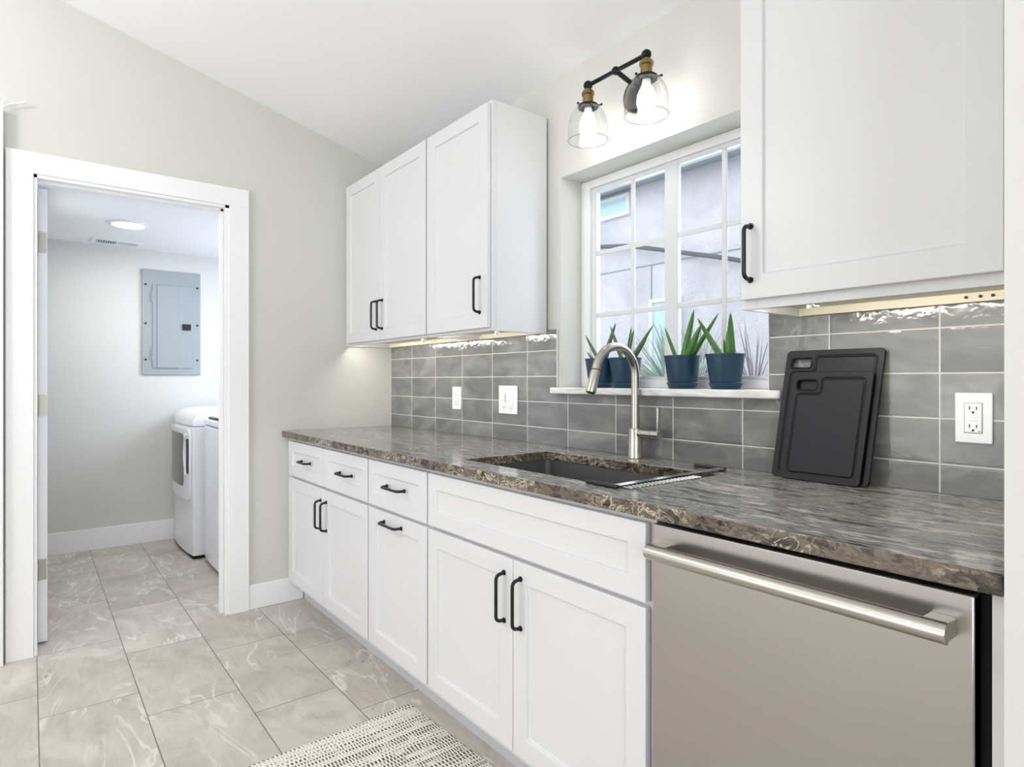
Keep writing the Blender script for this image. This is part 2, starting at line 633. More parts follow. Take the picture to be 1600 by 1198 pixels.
def bake_boolean(o, cutters, solver='EXACT'):
    for c in cutters:
        md = o.modifiers.new('cut', 'BOOLEAN')
        md.operation = 'DIFFERENCE'
        md.solver = solver
        md.object = c
    bpy.context.view_layer.update()
    dg = bpy.context.evaluated_depsgraph_get()
    me = bpy.data.meshes.new_from_object(o.evaluated_get(dg))
    o.modifiers.clear()
    o.data = me
    for c in cutters:
        bpy.data.objects.remove(c)
    for p in me.polygons:
        p.use_smooth = True
    me.set_sharp_from_angle(angle=R(32))
    return o


def cutter(bm):
    bmesh.ops.recalc_face_normals(bm, faces=bm.faces)
    me = bpy.data.meshes.new('cutter')
    bm.to_mesh(me); bm.free()
    o = bpy.data.objects.new('cutter', me)
    COL.objects.link(o)
    return o


def shaker(bm, x0, x1, z0, z1, yf, yb, fw=.06, rec=.009):
    """a cabinet front in the XZ plane facing -Y: frame with a recessed centre panel"""
    s = .003
    rings = []
    for (a, y) in ((0, yb), (0, yf), (fw, yf), (fw + s, yf + rec)):
        rings.append([bm.verts.new(p) for p in ((x0 + a, y, z0 + a), (x1 - a, y, z0 + a), (x1 - a, y, z1 - a), (x0 + a, y, z1 - a))])
    bm.faces.new(rings[0])
    for i in range(3):
        for k in range(4):
            bm.faces.new((rings[i][k], rings[i][(k + 1) % 4], rings[i + 1][(k + 1) % 4], rings[i + 1][k]))
    bm.faces.new(rings[-1])


def pull_v(bm, x, yf, z0, z1, out=.030, r=.0052):
    pts = fillet([(x, yf, z0), (x, yf - out, z0 + .004), (x, yf - out, z1 - .004), (x, yf, z1)], .016)
    tube(bm, pts, r, 10)
    for z in (z0, z1):
        disc_y(bm, (x, yf + .0005, z), .0078, .004, 14)


def pull_h(bm, z, yf, x0, x1, out=.030, r=.0052):
    pts = fillet([(x0, yf, z), (x0 + .004, yf - out, z), (x1 - .004, yf - out, z), (x1, yf, z)], .016)
    tube(bm, pts, r, 10)
    for x in (x0, x1):
        disc_y(bm, (x, yf + .0005, z), .0078, .004, 14)


def wall_xz(x0, x1, y0, y1, z0, z1, holes=()):
    """wall slab running along X with rectangular holes (hx0,hx1,hz0,hz1), built as one mesh"""
    bm = bmesh.new()
    xs = sorted({x0, x1, *[h[0] for h in holes], *[h[1] for h in holes]})
    zs = sorted({z0, z1, *[h[2] for h in holes], *[h[3] for h in holes]})
    solid = lambda i, k: 0 <= i < len(xs) - 1 and 0 <= k < len(zs) - 1 and not any(
        h[0] <= xs[i] and xs[i + 1] <= h[1] and h[2] <= zs[k] and zs[k + 1] <= h[3] for h in holes)
    cache = {}
    def V(x, y, z):
        key = (x, y, z)
        if key not in cache:
            cache[key] = bm.verts.new(key)
        return cache[key]
    for i in range(len(xs) - 1):
        for k in range(len(zs) - 1):
            if not solid(i, k):
                continue
            a, b, c, d = xs[i], xs[i + 1], zs[k], zs[k + 1]
            for y in (y0, y1):
                bm.faces.new((V(a, y, c), V(b, y, c), V(b, y, d), V(a, y, d)))
            if not solid(i - 1, k): bm.faces.new((V(a, y0, c), V(a, y1, c), V(a, y1, d), V(a, y0, d)))
            if not solid(i + 1, k): bm.faces.new((V(b, y0, c), V(b, y1, c), V(b, y1, d), V(b, y0, d)))
            if not solid(i, k - 1): bm.faces.new((V(a, y0, c), V(b, y0, c), V(b, y1, c), V(a, y1, c)))
            if not solid(i, k + 1): bm.faces.new((V(a, y0, d), V(b, y0, d), V(b, y1, d), V(a, y1, d)))
    return bm


def swapxy(bm):
    for v in bm.verts:
        v.co = Vector((v.co.y, v.co.x, v.co.z))
    return bm


def structure(name, bm, mat, label=None, bevel=0.0, **kw):
    o = obj(name, bm, mat, None, bevel, **kw)
    o['kind'] = 'structure'
    if label: o['label'] = label
    return o


# ------------------------------------------------------------------ the room
CZ = lambda y: 2.43 - .262 * y
XL, XR, YS = -1.86, 5.6, -4.4
structure('floor', boxes((XL - .15, XR + .1, YS - .1, .02, -.12, 0)), 'floor', 'grey stone-look plank tile floor', smooth=False)
bm = bmesh.new()
prism(bm, [(.16, CZ(.16)), (YS - .1, CZ(YS - .1)), (YS - .1, CZ(YS - .1) + .15), (.16, CZ(.16) + .15)],
      lambda p: (-.002, p[0], p[1]), lambda p: (XR + .1, p[0], p[1]))
structure('ceiling', bm, 'ceiling', 'white vaulted ceiling of the kitchen', smooth=False)
WX0, WX1, WZ0, WZ1 = 1.488, 2.394, 1.128, 2.008
structure('wall_north', wall_xz(XL - .15, XR + .1, 0, .165, 0, CZ(0) + .01,
          [(WX0, WX1, WZ0, WZ1), (-1.55, -.4, 1.2, 2.0)]), 'wall', 'greige wall with the window over the sink', smooth=False)
DY0, DY1, DZ = -1.697, -.936, 2.052
structure('wall_west', swapxy(wall_xz(YS - .1, 0, -.115, 0, 0, 3.75, [(DY0, DY1, 0, DZ)])), 'wall',
          'greige wall with the laundry doorway', smooth=False)
structure('wall_south', wall_xz(-.1, XR + .1, YS - .1, YS, 0, 3.65, [(.2, 2.8, 0.02, 2.35)]), 'wall', smooth=False)
structure('wall_east', swapxy(wall_xz(YS, 0, XR, XR + .1, 0, 3.65)), 'wall', smooth=False)
structure('wall_end', boxes((3.107, 3.235, -.66, -.0005, 0, CZ(-.0) + .16)), 'wall', 'pale wall end at the right edge beside the dishwasher', smooth=False)
# laundry
structure('wall_laundry_west', boxes((XL - .15, XL, -2.7, -.0005, 0, 2.3)), 'wall', 'back wall of the laundry room', smooth=False)
structure('wall_laundry_south', boxes((XL, -.116, -2.75, -2.6, 0, 2.3)), 'wall', smooth=False)
structure('ceiling_laundry', boxes((XL, -.1155, -2.6, -.0005, 2.1375, 2.3)), 'ceiling', 'flat white laundry ceiling', smooth=False)

structure('baseboard_west', boxes((0.0005, .016, -.822, -.54, 0, .125)), 'trim', 'white baseboard right of the door casing', .002)
structure('baseboard_laundry', boxes((XL + .0005, XL + .016, -2.59, -.02, 0, .147)), 'trim', 'white baseboard of the laundry room', .002)

# door casing and jamb
CY0, CY1 = -1.790, -.822
structure('trim_1', boxes((0.0005, .021, CY0, DY0 - .0008, 0, 2.0655), (0.0005, .021, DY1 + .0203, CY1, 0, 2.0655),
                          (0.0005, .021, CY0, CY1, 2.0656, 2.156)), 'trim', 'flat white casing round the laundry doorway', .0006)
structure('trim_2', boxes((-.1145, .014, DY1 + .001, DY1 + .02, 0, DZ + .0133), (-.1145, .014, DY0 - .0005, DY0 + .012, 0, DZ + .0133),
                          (-.1145, .014, DY0 - .0005, DY1 + .02, DZ - .001, DZ + .0133),
                          (-.060, -.022, DY1 - .012, DY1 + .002, 0, DZ), (-.060, -.022, DY0, DY1 + .002, DZ - .013, DZ)),
          'trim', 'white door jamb with its stop', .0006)
# narrow white upright beside the casing at the picture's left edge
structure('trim_3', boxes((0.0005, .05, -1.822, -1.797, 0, 2.312)), 'trim', 'narrow white upright left of the door casing', .002)

# open door, seen on its hinge edge
d = thing('door_1', (-.118, -1.684, 0), 'white laundry door standing open, seen on its hinged edge', 'door', kind='structure')
obj('door_leaf', boxes((-.90, -.120, -1.683, -1.648, .012, 2.040)), 'trim', d, .0015)
for z in (1.80, 1.07, .335):
    bm = boxes((-.1195, -.1165, -1.680, -1.651, z - .045, z + .045))
    for dz in (-.03, 0, .03):
        tube(bm, [(-.117, -1.662 - (.006 if dz == 0 else 0), z + dz), (-.1150, -1.662 - (.006 if dz == 0 else 0), z + dz)], .0035, 10)
    tube(bm, [(-.1165, -1.683, z - .046), (-.1165, -1.683, z + .046)], .0045, 10)
    obj('hinge', bm, 'hinge', d, label='satin steel hinge')

# ------------------------------------------------------------------ tiled backsplash
bk = structure('trim_4', boxes((0.001, 1.474, -.009, -.0005, .9145, 1.392), (1.474, 2.398, -.009, -.0005, .9145, 1.127),
                               (2.398, 3.106, -.009, -.0005, .9145, 1.392)), 'tile', 'grey glazed tile backsplash above the counter', smooth=False)
e = obj('edge_trim', boxes((1.4745, 1.478, -.0105, -.0005, 1.1545, 1.392), (2.394, 2.3975, -.0105, -.0005, 1.1545, 1.392),
                           (0.001, .004, -.0105, -.0092, .9145, 1.392)), 'filler', bk)

# ------------------------------------------------------------------ window over the sink
w = thing('window_1', (1.941, .14, WZ0), 'white sliding window with grids over the sink', 'window', kind='structure')
FY0, FY1 = .115, .165
GX = [(1.566, 1.918), (1.975, 2.352)]
GZ0, GZ1 = 1.196, 1.956
obj('window_frame', boxes((WX0 + .0005, WX0 + .05, FY0, FY1, 1.1535, WZ1 - .0005), (WX1 - .03, WX1 - .0005, FY0, FY1, 1.1535, WZ1 - .0005),
                          (WX0 + .05, WX1 - .03, FY0, FY1, WZ1 - .034, WZ1 - .0005), (WX0 + .05, WX1 - .03, FY0, FY1, 1.1535, 1.183)),
    'trim', w, .003)
for i, (a, b) in enumerate(GX):
    y0, y1 = (.128, .150) if i == 0 else (.120, .142)
    sx0 = WX0 + .0505 if i == 0 else 1.918
    sx1 = 1.9175 if i == 0 else WX1 - .0305
    s = obj('sash', boxes((sx0, a, y0, y1, 1.1835, WZ1 - .0345), (b, sx1, y0, y1, 1.1835, WZ1 - .0345),
                          (a, b, y0, y1, GZ1, WZ1 - .0345), (a, b, y0, y1, 1.1835, GZ0)), 'vinyl', w, .002)
    obj('pane', boxes((a - .004, b + .004, y0 + .009, y0 + .013, GZ0 - .004, GZ1 + .004)), 'glass', s, smooth=False)
    mx = (a + b) / 2 + (.016 if i == 0 else .0)
    bm = bmesh.new()
    box(bm, mx - .0095, mx + .0095, y0 + .001, y0 + .008, GZ0 + .0005, GZ1 - .0005)
    for k in (1, 2):
        zz = GZ0 + (GZ1 - GZ0) * k / 3
        box(bm, a + .0005, mx - .0097, y0 + .001, y0 + .008, zz - .0095, zz + .0095)
        box(bm, mx + .0097, b - .0005, y0 + .001, y0 + .008, zz - .0095, zz + .0095)
    obj('muntin_grid', bm, 'vinyl', s, .002)
bm = bmesh.new()
prism(bm, [(-.046, .012), (-.042, .003), (-.034, 0), (.1645, 0), (.1645, .025), (-.034, .025), (-.042, .022)],
      lambda p: (1.4885, p[0], 1.1285 + p[1]), lambda p: (2.3935, p[0], 1.1285 + p[1]))
# nose runs past the opening on both sides, rounded ends
nose = [(1.4884, -.0095), (1.472, -.0095), (1.463, -.018), (1.463, -.036), (1.472, -.045), (2.435, -.045), (2.444, -.036), (2.444, -.018), (2.435, -.0095), (2.3936, -.0095)]
prism(bm, nose, lambda p: (p[0], p[1], 1.1283), lambda p: (p[0], p[1], 1.1536))
obj('window_sill', bm, 'marble', w, .008, 3, label='pale marble sill with a rounded nose')

# ------------------------------------------------------------------ outside, behind the sink window
structure('ground_outside', boxes((-4, 7, .17, 9, -.3, -.05)), 'ext_ground', smooth=False)
structure('wall_neighbour', boxes((-4, 6, 2.62, 2.9, -.05, 4.2)), 'stucco', 'pale grey stucco wall of the neighbouring house', smooth=False)
nb = thing('house_eave', (0, 2.5, 2.9), 'grey soffit of the neighbouring house at the top of the window view', 'eave', kind='structure')
obj('fascia', boxes((-4, 6, 2.42, 2.46, 2.895, 3.2)), 'eave', nb)
obj('soffit', boxes((-4, 6, 2.46, 2.619, 2.93, 2.96)), 'eave', nb)
jt = obj('trim_5', boxes((-4, 6, 2.612, 2.6195, 2.20, 2.206), (-.200, -.194, 2.612, 2.6195, 1.88, 2.20)), 'eave', None)
jt['kind'] = 'structure'
for nm, (a, b, c, dd) in (('window_2', (-.86, -.43, 2.70, 2.90)), ('window_3', (-.20, .13, .85, 1.89))):
    ww = thing(nm, ((a + b) / 2, 2.6, c), 'small high window in the neighbouring stucco wall' if nm == 'window_2' else 'tall narrow window low in the neighbouring stucco wall', 'window', kind='structure')
    obj('window_frame', boxes((a, a + .035, 2.585, 2.6195, c, dd), (b - .035, b, 2.585, 2.6195, c, dd), (a + .035, b - .035, 2.585, 2.6195, dd - .03, dd),
                              (a + .035, b - .035, 2.585, 2.6195, c, c + .035)), 'ext_frame', ww, .003)
    obj('pane', boxes((a + .035, b - .035, 2.60, 2.61, c + .035, dd - .03)), 'ext_glass', ww, smooth=False)
bm = bmesh.new()
cp = [(-1.6, 2.55, 2.62), (-1.1, 2.55, 2.50), (-.851, 2.55, 2.462), (-.60, 2.55, 2.425), (-.423, 2.55, 2.400), (-.055, 2.55, 2.306), (.138, 2.55, 2.252), (.487, 2.55, 2.160), (.672, 2.55, 2.106), (1.2, 2.55, 1.95), (1.7, 2.55, 1.83)]
tube(bm, cp, .019, 10)
c = obj('utility_cable', bm, 'cable')
tag(c, 'thick dark cable running slantwise along the neighbouring wall, seen through the window', 'cable')


def blade(bm, base, tip, w, sag=0.0, n=8, thick=.25, side=None):
    """a long pointed leaf: crescent section, widest near the base"""
    b, t = Vector(base), Vector(tip)
    d = t - b
    L = d.length
    sd = Vector(side).normalized() if side else d.cross(Vector((0, 0, 1))).normalized()
    nr = sd.cross(d).normalized()
    if nr.z < 0:
        nr = -nr
    ring = []
    for i in range(n + 1):
        k = i / n
        p = b + d * k + nr * (sag * L * 4 * k * (1 - k))
        ww = w * (1 - k) ** .62 * (0.86 + .5 * k) if k < 1 else w * .02
        ww = max(ww, w * .03)
        th = ww * thick
        ring.append([bm.verts.new(p + sd * x * ww / 2 + nr * y * th) for x, y in ((-1, .35), (-.55, -.5), (0, -.85), (.55, -.5), (1, .35), (.5, .12), (0, .0), (-.5, .12))])
    m = len(ring[0])
    for i in range(n):
        for k in range(m):
            bm.faces.new((ring[i][k], ring[i][(k + 1) % m], ring[i + 1][(k + 1) % m], ring[i + 1][k]))
    bm.faces.new(ring[0]); bm.faces.new(ring[-1])


def yucca(loc, n, ln, label, dry, seed, trunk, lw=.013):
    rnd = random.Random(seed)
    t = thing('yucca_plant', loc, label, 'plant', 'spiky yuccas outside the window')
    bm = bmesh.new()
    lathe(bm, [(0, 0), (.05, 0), (.045, trunk * .5), (.05, trunk), (0, trunk + .02)], loc, 14)
    obj('stem', bm, 'dry_leaf', t)
    top = Vector(loc) + Vector((0, 0, trunk))
    bm = bmesh.new()
    for i in range(n):
        az = i * 2.39996 + rnd.uniform(-.2, .2)
        el = R(rnd.uniform(12, 82))
        l = ln * rnd.uniform(.75, 1.1)
        dv = Vector((math.cos(az) * math.cos(el), math.sin(az) * math.cos(el), math.sin(el)))
        blade(bm, top + dv * .03, top + dv * l, lw, .05 * rnd.uniform(-.5, 1.5), 6, .3)
    obj('leaf_crown', bm, 'dry_leaf' if dry else 'yucca', t)


yucca((1.27, 1.0, -.05), 130, .40, 'pale green spiky yucca outside, seen between the second and third pot', False, 3, 1.16)
yucca((.76, 1.95, -.05), 60, .50, 'spiky yucca outside, seen between the third and fourth pot', True, 5, 1.14)
yucca((1.99, .60, -.05), 46, .33, 'grey spiky yucca outside, seen right of the fourth pot', True, 9, 1.14, .008)

# ------------------------------------------------------------------ base cabinets
BF, BB = -.63, -.611          # front and back of the door leaves
HY = BF


def base_cabinet(x0, x1, label):
    t = thing('base_cabinet', ((x0 + x1) / 2, -.3, 0), label, 'cabinet', 'white base cabinets under the countertop')
    f0, f1 = -.61, -.592
    obj('carcass', boxes((x0, x0 + .016, f1, -.012, .1, .880), (x1 - .016, x1, f1, -.012, .1, .880), (x0 + .016, x1 - .016, f1, -.012, .1, .116),
                         (x0 + .016, x1 - .016, -.024, -.012, .116, .880)), 'cabinet', t)
    obj('face_frame', boxes((x0, x1, f0, f1, .105, .16), (x0, x1, f0, f1, .64, .70), (x0, x1, f0, f1, .845, .880),
                            (x0, x0 + .04, f0, f1, .16, .64), (x1 - .04, x1, f0, f1, .16, .64), (x0, x0 + .04, f0, f1, .70, .845), (x1 - .04, x1, f0, f1, .70, .845)), 'cabinet', t)
    obj('toe_kick', boxes((x0, x1, -.536, -.52, 0, .0995)), 'toe', t)
    return t


def front(name, parent, x0, x1, z0, z1, fw, pull=None):
    bm = bmesh.new()
    shaker(bm, x0, x1, z0, z1, BF, BB, fw)
    o = obj(name, bm, 'cabinet', parent, .0018)
    if pull:
        bm = bmesh.new()
        if pull[0] == 'v':
            pull_v(bm, pull[1], BF, pull[2], pull[3])
        else:
            pull_h(bm, pull[1], BF, pull[2], pull[3])
        obj('handle', bm, 'bronze', o, label='dark bronze bar pull')
    return o


DZ0, DZ1, WZa, WZb = .130, .674, .686, .864
a = base_cabinet(.003, 1.024, 'white base cabinet against the door wall, two drawers over two doors')
front('drawer', a, .049, .540, WZa, WZb, .052, ('h', .775, .256, .372))
front('drawer', a, .543, 1.018, WZa, WZb, .052, ('h', .775, .742, .866))
front('door', a, .049, .540, DZ0, DZ1, .058, ('v', .511, .487, .619))
front('door', a, .543, 1.018, DZ0, DZ1, .058, ('v', .580, .487, .619))
b = base_cabinet(1.0245, 1.4965, 'narrow white base cabinet in the middle, one drawer over a pull-out door')
front('drawer', b, 1.030, 1.492, WZa, WZb, .052, ('h', .777, 1.196, 1.335))
front('door', b, 1.030, 1.492, DZ0, DZ1, .058, ('h', .636, 1.172, 1.312))
c = base_cabinet(1.497, 2.474, 'wide white sink base cabinet beside the dishwasher, false front over two doors')
front('false_front', c, 1.504, 2.457, WZa, WZb, .052)
front('door', c, 1.504, 1.976, DZ0, DZ1, .058, ('v', 1.938, .490, .628))
front('door', c, 1.979, 2.457, DZ0, DZ1, .058, ('v', 2.014, .490, .628))

# ------------------------------------------------------------------ countertop with sink cut-out
CT, CBm = .914, .8815
SX0, SX1, SY0, SY1 = 1.590, 2.335, -.545, -.158
top = obj('countertop', boxes((.0015, 3.1055, -.650, -.0095, CBm, CT)), 'granite')
bm = bmesh.new()
prism(bm, rrect(SX0, SX1, SY0, SY1, .016), lambda p: (p[0], p[1], CBm - .05), lambda p: (p[0], p[1], CT + .05))
bake_boolean(top, [cutter(bm)])
md = top.modifiers.new('bevel', 'BEVEL'); md.width = .0035; md.segments = 3; md.limit_method = 'ANGLE'; md.angle_limit = R(60)
tag(top, 'long grey and brown streaked granite countertop with a sink cut-out', 'countertop')

# sink
sk = thing('kitchen_sink', ((SX0 + SX1) / 2, (SY0 + SY1) / 2, .66), 'dark gunmetal undermount sink set below the granite counter', 'sink')
bm = bmesh.new()
ol = [rrect(SX0 - .014, SX1 + .014, SY0 - .014, SY1 + .014, .02), rrect(SX0 - .004, SX1 + .004, SY0 - .004, SY1 + .004, .02),
      rrect(SX0 - .002, SX1 + .002, SY0 - .002, SY1 + .002, .022), rrect(SX0 + .02, SX1 - .02, SY0 + .02, SY1 - .02, .03)]
zz = [.8813, .8813, .690, .672]
rings = [[bm.verts.new((p[0], p[1], z)) for p in o_] for o_, z in zip(ol, zz)]
for i in range(3):
    n = len(rings[i])
    for k in range(n):
        bm.faces.new((rings[i][k], rings[i][(k + 1) % n], rings[i + 1][(k + 1) % n], rings[i + 1][k]))
bm.faces.new(rings[-1])
sb = obj('bowl', bm, 'sink_steel', sk)
md = sb.modifiers.new('solid', 'SOLIDIFY'); md.thickness = .0015; md.offset = -1
bm = bmesh.new()
lathe(bm, [(0, .001), (.018, .0005), (.03, .004), (.042, .006), (.046, .0035), (.046, .001)], (1.96, -.30, .672), 28)
obj('drain', bm, 'nickel', sk)

# roll-up rack lying across the right end of the sink
rk = thing('sink_rack', (2.27, -.33, CT), 'steel and black roll-up rack laid across the right end of the sink', 'rack')
for (x0, x1, y) in ((2.210, 2.318, -.566), (2.196, 2.304, -.086)):
    bm = bmesh.new()
    box(bm, x0, x1, y - .007, y + .007, CT + .0006, CT + .0095)
    obj('end_bar', bm, 'black_plastic', rk, .003)
bm = bmesh.new()
for k in range(4):
    xx = 2.314 - .006 * k
    tube(bm, [(xx, -.560, CT + .0055), (xx - .012, -.092, CT + .0055)], .0026, 8)
obj('long_rod', bm, 'chrome', rk)
bm = bmesh.new()
for k in range(19):
    y = -.545 + k * .0155
    tube(bm, [(2.3165, y, CT + .003), (2.347, y, CT + .003)], .0018, 8)
obj('short_rod_row', bm, 'chrome', rk)

# ------------------------------------------------------------------ faucet
FX, FYc = 1.937, -.062
f = thing('kitchen_faucet', (FX, FYc, CT), 'brushed nickel gooseneck faucet with a pull-down head behind the sink', 'faucet')
bm = bmesh.new()
lathe(bm, [(0, .0005), (.0255, .0005), (.0255, .004), (.0245, .006), (.0245, .102), (.023, .104), (0, .104)], (FX, FYc, CT), 32)
tube(bm, [(FX + .0, FYc, 1.000), (FX + .072, FYc, 1.000)], .0165, 20)
obj('body', bm, 'nickel', f, .0008)
arc = [(FX, FYc, 1.015), (FX, FYc, 1.10), (FX, FYc, 1.196)]
rr_ = .097
cy, cz0 = FYc - rr_, 1.198
for k in range(1, 17):
    an = PI * .90 * k / 16
    arc.append((FX, cy + rr_ * math.cos(an), cz0 + rr_ * math.sin(an)))
ta = PI * .90
tdir = Vector((0, -math.sin(ta), math.cos(ta)))
pe = Vector(arc[-1])
arc.append(pe + tdir * .012)
bm = bmesh.new()
tube(bm, arc, .0143, 20)
obj('spout', bm, 'nickel', f)
h0 = pe + tdir * .014
bm = bmesh.new()
tube(bm, [h0, h0 + tdir * .006, h0 + tdir * .07, h0 + tdir * .076], .016, 20, rad=[.0150, .0158, .0172, .0165])
hd = obj('spray_head', bm, 'nickel', f, .0006)
bm = bmesh.new()
tube(bm, [h0 + tdir * .0762, h0 + tdir * .0785], .0125, 18)
obj('spray_face', bm, 'black_plastic', hd)
bm = bmesh.new()
tube(bm, [(h0 - tdir * .003), h0], .0146, 20)
obj('seam_ring', bm, 'slot', hd)
bm = bmesh.new()
tube(bm, [(FX + .0735, FYc, 1.000), (FX + .106, FYc, 1.000)], .0168, 20)
hc = obj('handle_hub', bm, 'nickel', f, .001)
bm = bmesh.new()
box(bm, FX + .094, FX + .103, FYc - .007, FYc + .007, 1.006, 1.092)
obj('lever', bm, 'nickel', hc, .003)

# ------------------------------------------------------------------ dishwasher
dw = thing('dishwasher', (2.78, -.3, 0), 'stainless steel dishwasher with a full-width bar handle at the right end', 'dishwasher')
obj('tub', boxes((2.4785, 3.083, -.600, -.03, .02, .866)), 'black_gap', dw)
obj('door', boxes((2.481, 3.066, -.634, -.601, .10, .8695)), 'steel', dw, .003)
obj('kick_plate', boxes((2.481, 3.066, -.56, -.545, .005, .095)), 'black_plastic', dw)
bm = bmesh.new()
prof = []
for k in range(13):
    an = R(-90 + 180 * k / 12)
    prof.append((-.672 - .018 * math.cos(an), .8185 + .0165 * math.sin(an)))
prism(bm, prof, lambda p: (2.500, p[0], p[1]), lambda p: (3.046, p[0], p[1]))
for x0, x1 in ((2.5005, 2.535), (3.011, 3.0455)):
    box(bm, x0, x1, -.6725, -.6335, .8055, .8325)
obj('handle', bm, 'nickel', dw, .0015, label='satin steel bar handle')
fl = obj('end_panel', boxes((3.0855, 3.104, -.628, -.03, .0, .880)), 'filler')
tag(fl, 'narrow pale filler panel between the dishwasher and the wall end', 'panel')

# ------------------------------------------------------------------ wall cabinets
UF, UB = -.311, -.292


def wall_cabinet(x0, x1, z0, z1, label, left_over=0):
    t = thing('wall_cabinet', ((x0 + x1) / 2, -.15, z0), label, 'cabinet', 'white wall cabinets')
    f0 = -.291
    obj('carcass', boxes((x0, x0 + .014, f0 + .019, -.0105, z0, z1), (x1 - .014, x1, f0 + .019, -.0105, z0, z1),
                         (x0 + .014, x1 - .014, f0 + .019, -.0105, z1 - .016, z1), (x0 + .014, x1 - .014, -.018, -.0105, z0 + .034, z1 - .016)), 'cabinet', t, .001)
    obj('face_frame', boxes((x0, x0 + .04, f0, f0 + .0185, z0, z1), (x1 - .04, x1, f0, f0 + .0185, z0, z1), (x0 + .04, x1 - .04, f0, f0 + .0185, z0, z0 + .045),
                            (x0 + .04, x1 - .04, f0, f0 + .0185, z1 - .045, z1)), 'cabinet', t, .001)
    un = obj('underside', boxes((x0 + .0145, x1 - .0145, f0 + .0195, -.0185, z0 + .022, z0 + .033), (x0 + .0145, x1 - .0145, -.0300, -.0105, z0 + .001, z0 + .0215)), 'raw_wood', t, label='pale unfinished wood underside')
    obj('light_strip', boxes((x0 + .05, x1 - .05, f0 + .022, f0 + .034, z0 + .013, z0 + .0215)), 'led', t, smooth=False, label='glowing light strip')
    return t


def wfront(parent, x0, x1, z0, z1, hx, hz0, hz1):
    bm = bmesh.new()
    shaker(bm, x0, x1, z0, z1, UF, UB, .058)
    o = obj('door', bm, 'cabinet', parent, .0018)
    bm = bmesh.new()
    pull_v(bm, hx, UF, hz0, hz1)
    obj('handle', bm, 'bronze', o, label='dark bronze bar pull')
    return o


def clip(parent, x, y, z):
    bm = boxes((x - .014, x + .014, y - .008, y + .008, z - .006, z - .0005), (x - .014, x - .006, y - .006, y + .006, z - .016, z - .006))
    tube(bm, [(x + .0, y, z - .006), (x + .004, y, z - .012), (x + .016, y, z - .013)], .002, 8)
    obj('cable_clip', bm, 'white_plastic', parent)


u1 = wall_cabinet(.004, .937, 1.3755, 2.276, 'white double-door wall cabinet in the corner by the door wall')
wfront(u1, .046, .466, 1.388, 2.262, .434, 1.443, 1.586)
wfront(u1, .469, .931, 1.388, 2.262, .502, 1.443, 1.586)
clip(u1, .55, -.10, 1.3970)
u2 = wall_cabinet(.938, 1.413, 1.3755, 2.276, 'white single-door wall cabinet with an exposed side, left of the window')
wfront(u2, .945, 1.406, 1.388, 2.262, 1.357, 1.450, 1.588)
clip(u2, 1.22, -.12, 1.3970)
u3 = wall_cabinet(2.484, 3.104, 1.358, 2.276, 'large white wall cabinet at the right, above the cutting boards')
wfront(u3, 2.492, 3.022, 1.381, 2.262, 2.520, 1.428, 1.560)
clip(u3, 2.60, -.16, 1.3795)
for x in (2.885, 2.912, 2.935):
    bm = bmesh.new()
    tube(bm, [(x, -.0305, 1.3695), (x, -.034, 1.3695)], .0035, 8)
    obj('screw', bm, 'slot', u3)

# ------------------------------------------------------------------ two-bulb wall lamp over the window
LX0, LX1, LY, LZ = 1.766, 2.034, -.12, 2.246
lt = thing('wall_lamp', (1.90, 0, 2.2), 'black two-bulb wall lamp with clear glass bell shades over the window', 'lamp')
bm = bmesh.new()
disc_y(bm, (1.90, -.0005, 2.196), .062, .014, 40)
disc_y(bm, (1.90, -.0145, 2.196), .052, .006, 40)
obj('backplate', bm, 'black_metal', lt, .002)
bm = bmesh.new()
tube(bm, [(LX0, LY, LZ), (LX1, LY, LZ)], .0075, 14)
tube(bm, [(1.90, LY, LZ), (1.90, -.02, 2.222)], .0085, 14)
for x, r_ in ((LX0, .0165), (LX1, .0165), (1.90, .0145)):
    bmesh.ops.create_uvsphere(bm, u_segments=18, v_segments=12, radius=r_, matrix=Matrix.Translation((x, LY, LZ)))
obj('arm', bm, 'black_metal', lt)
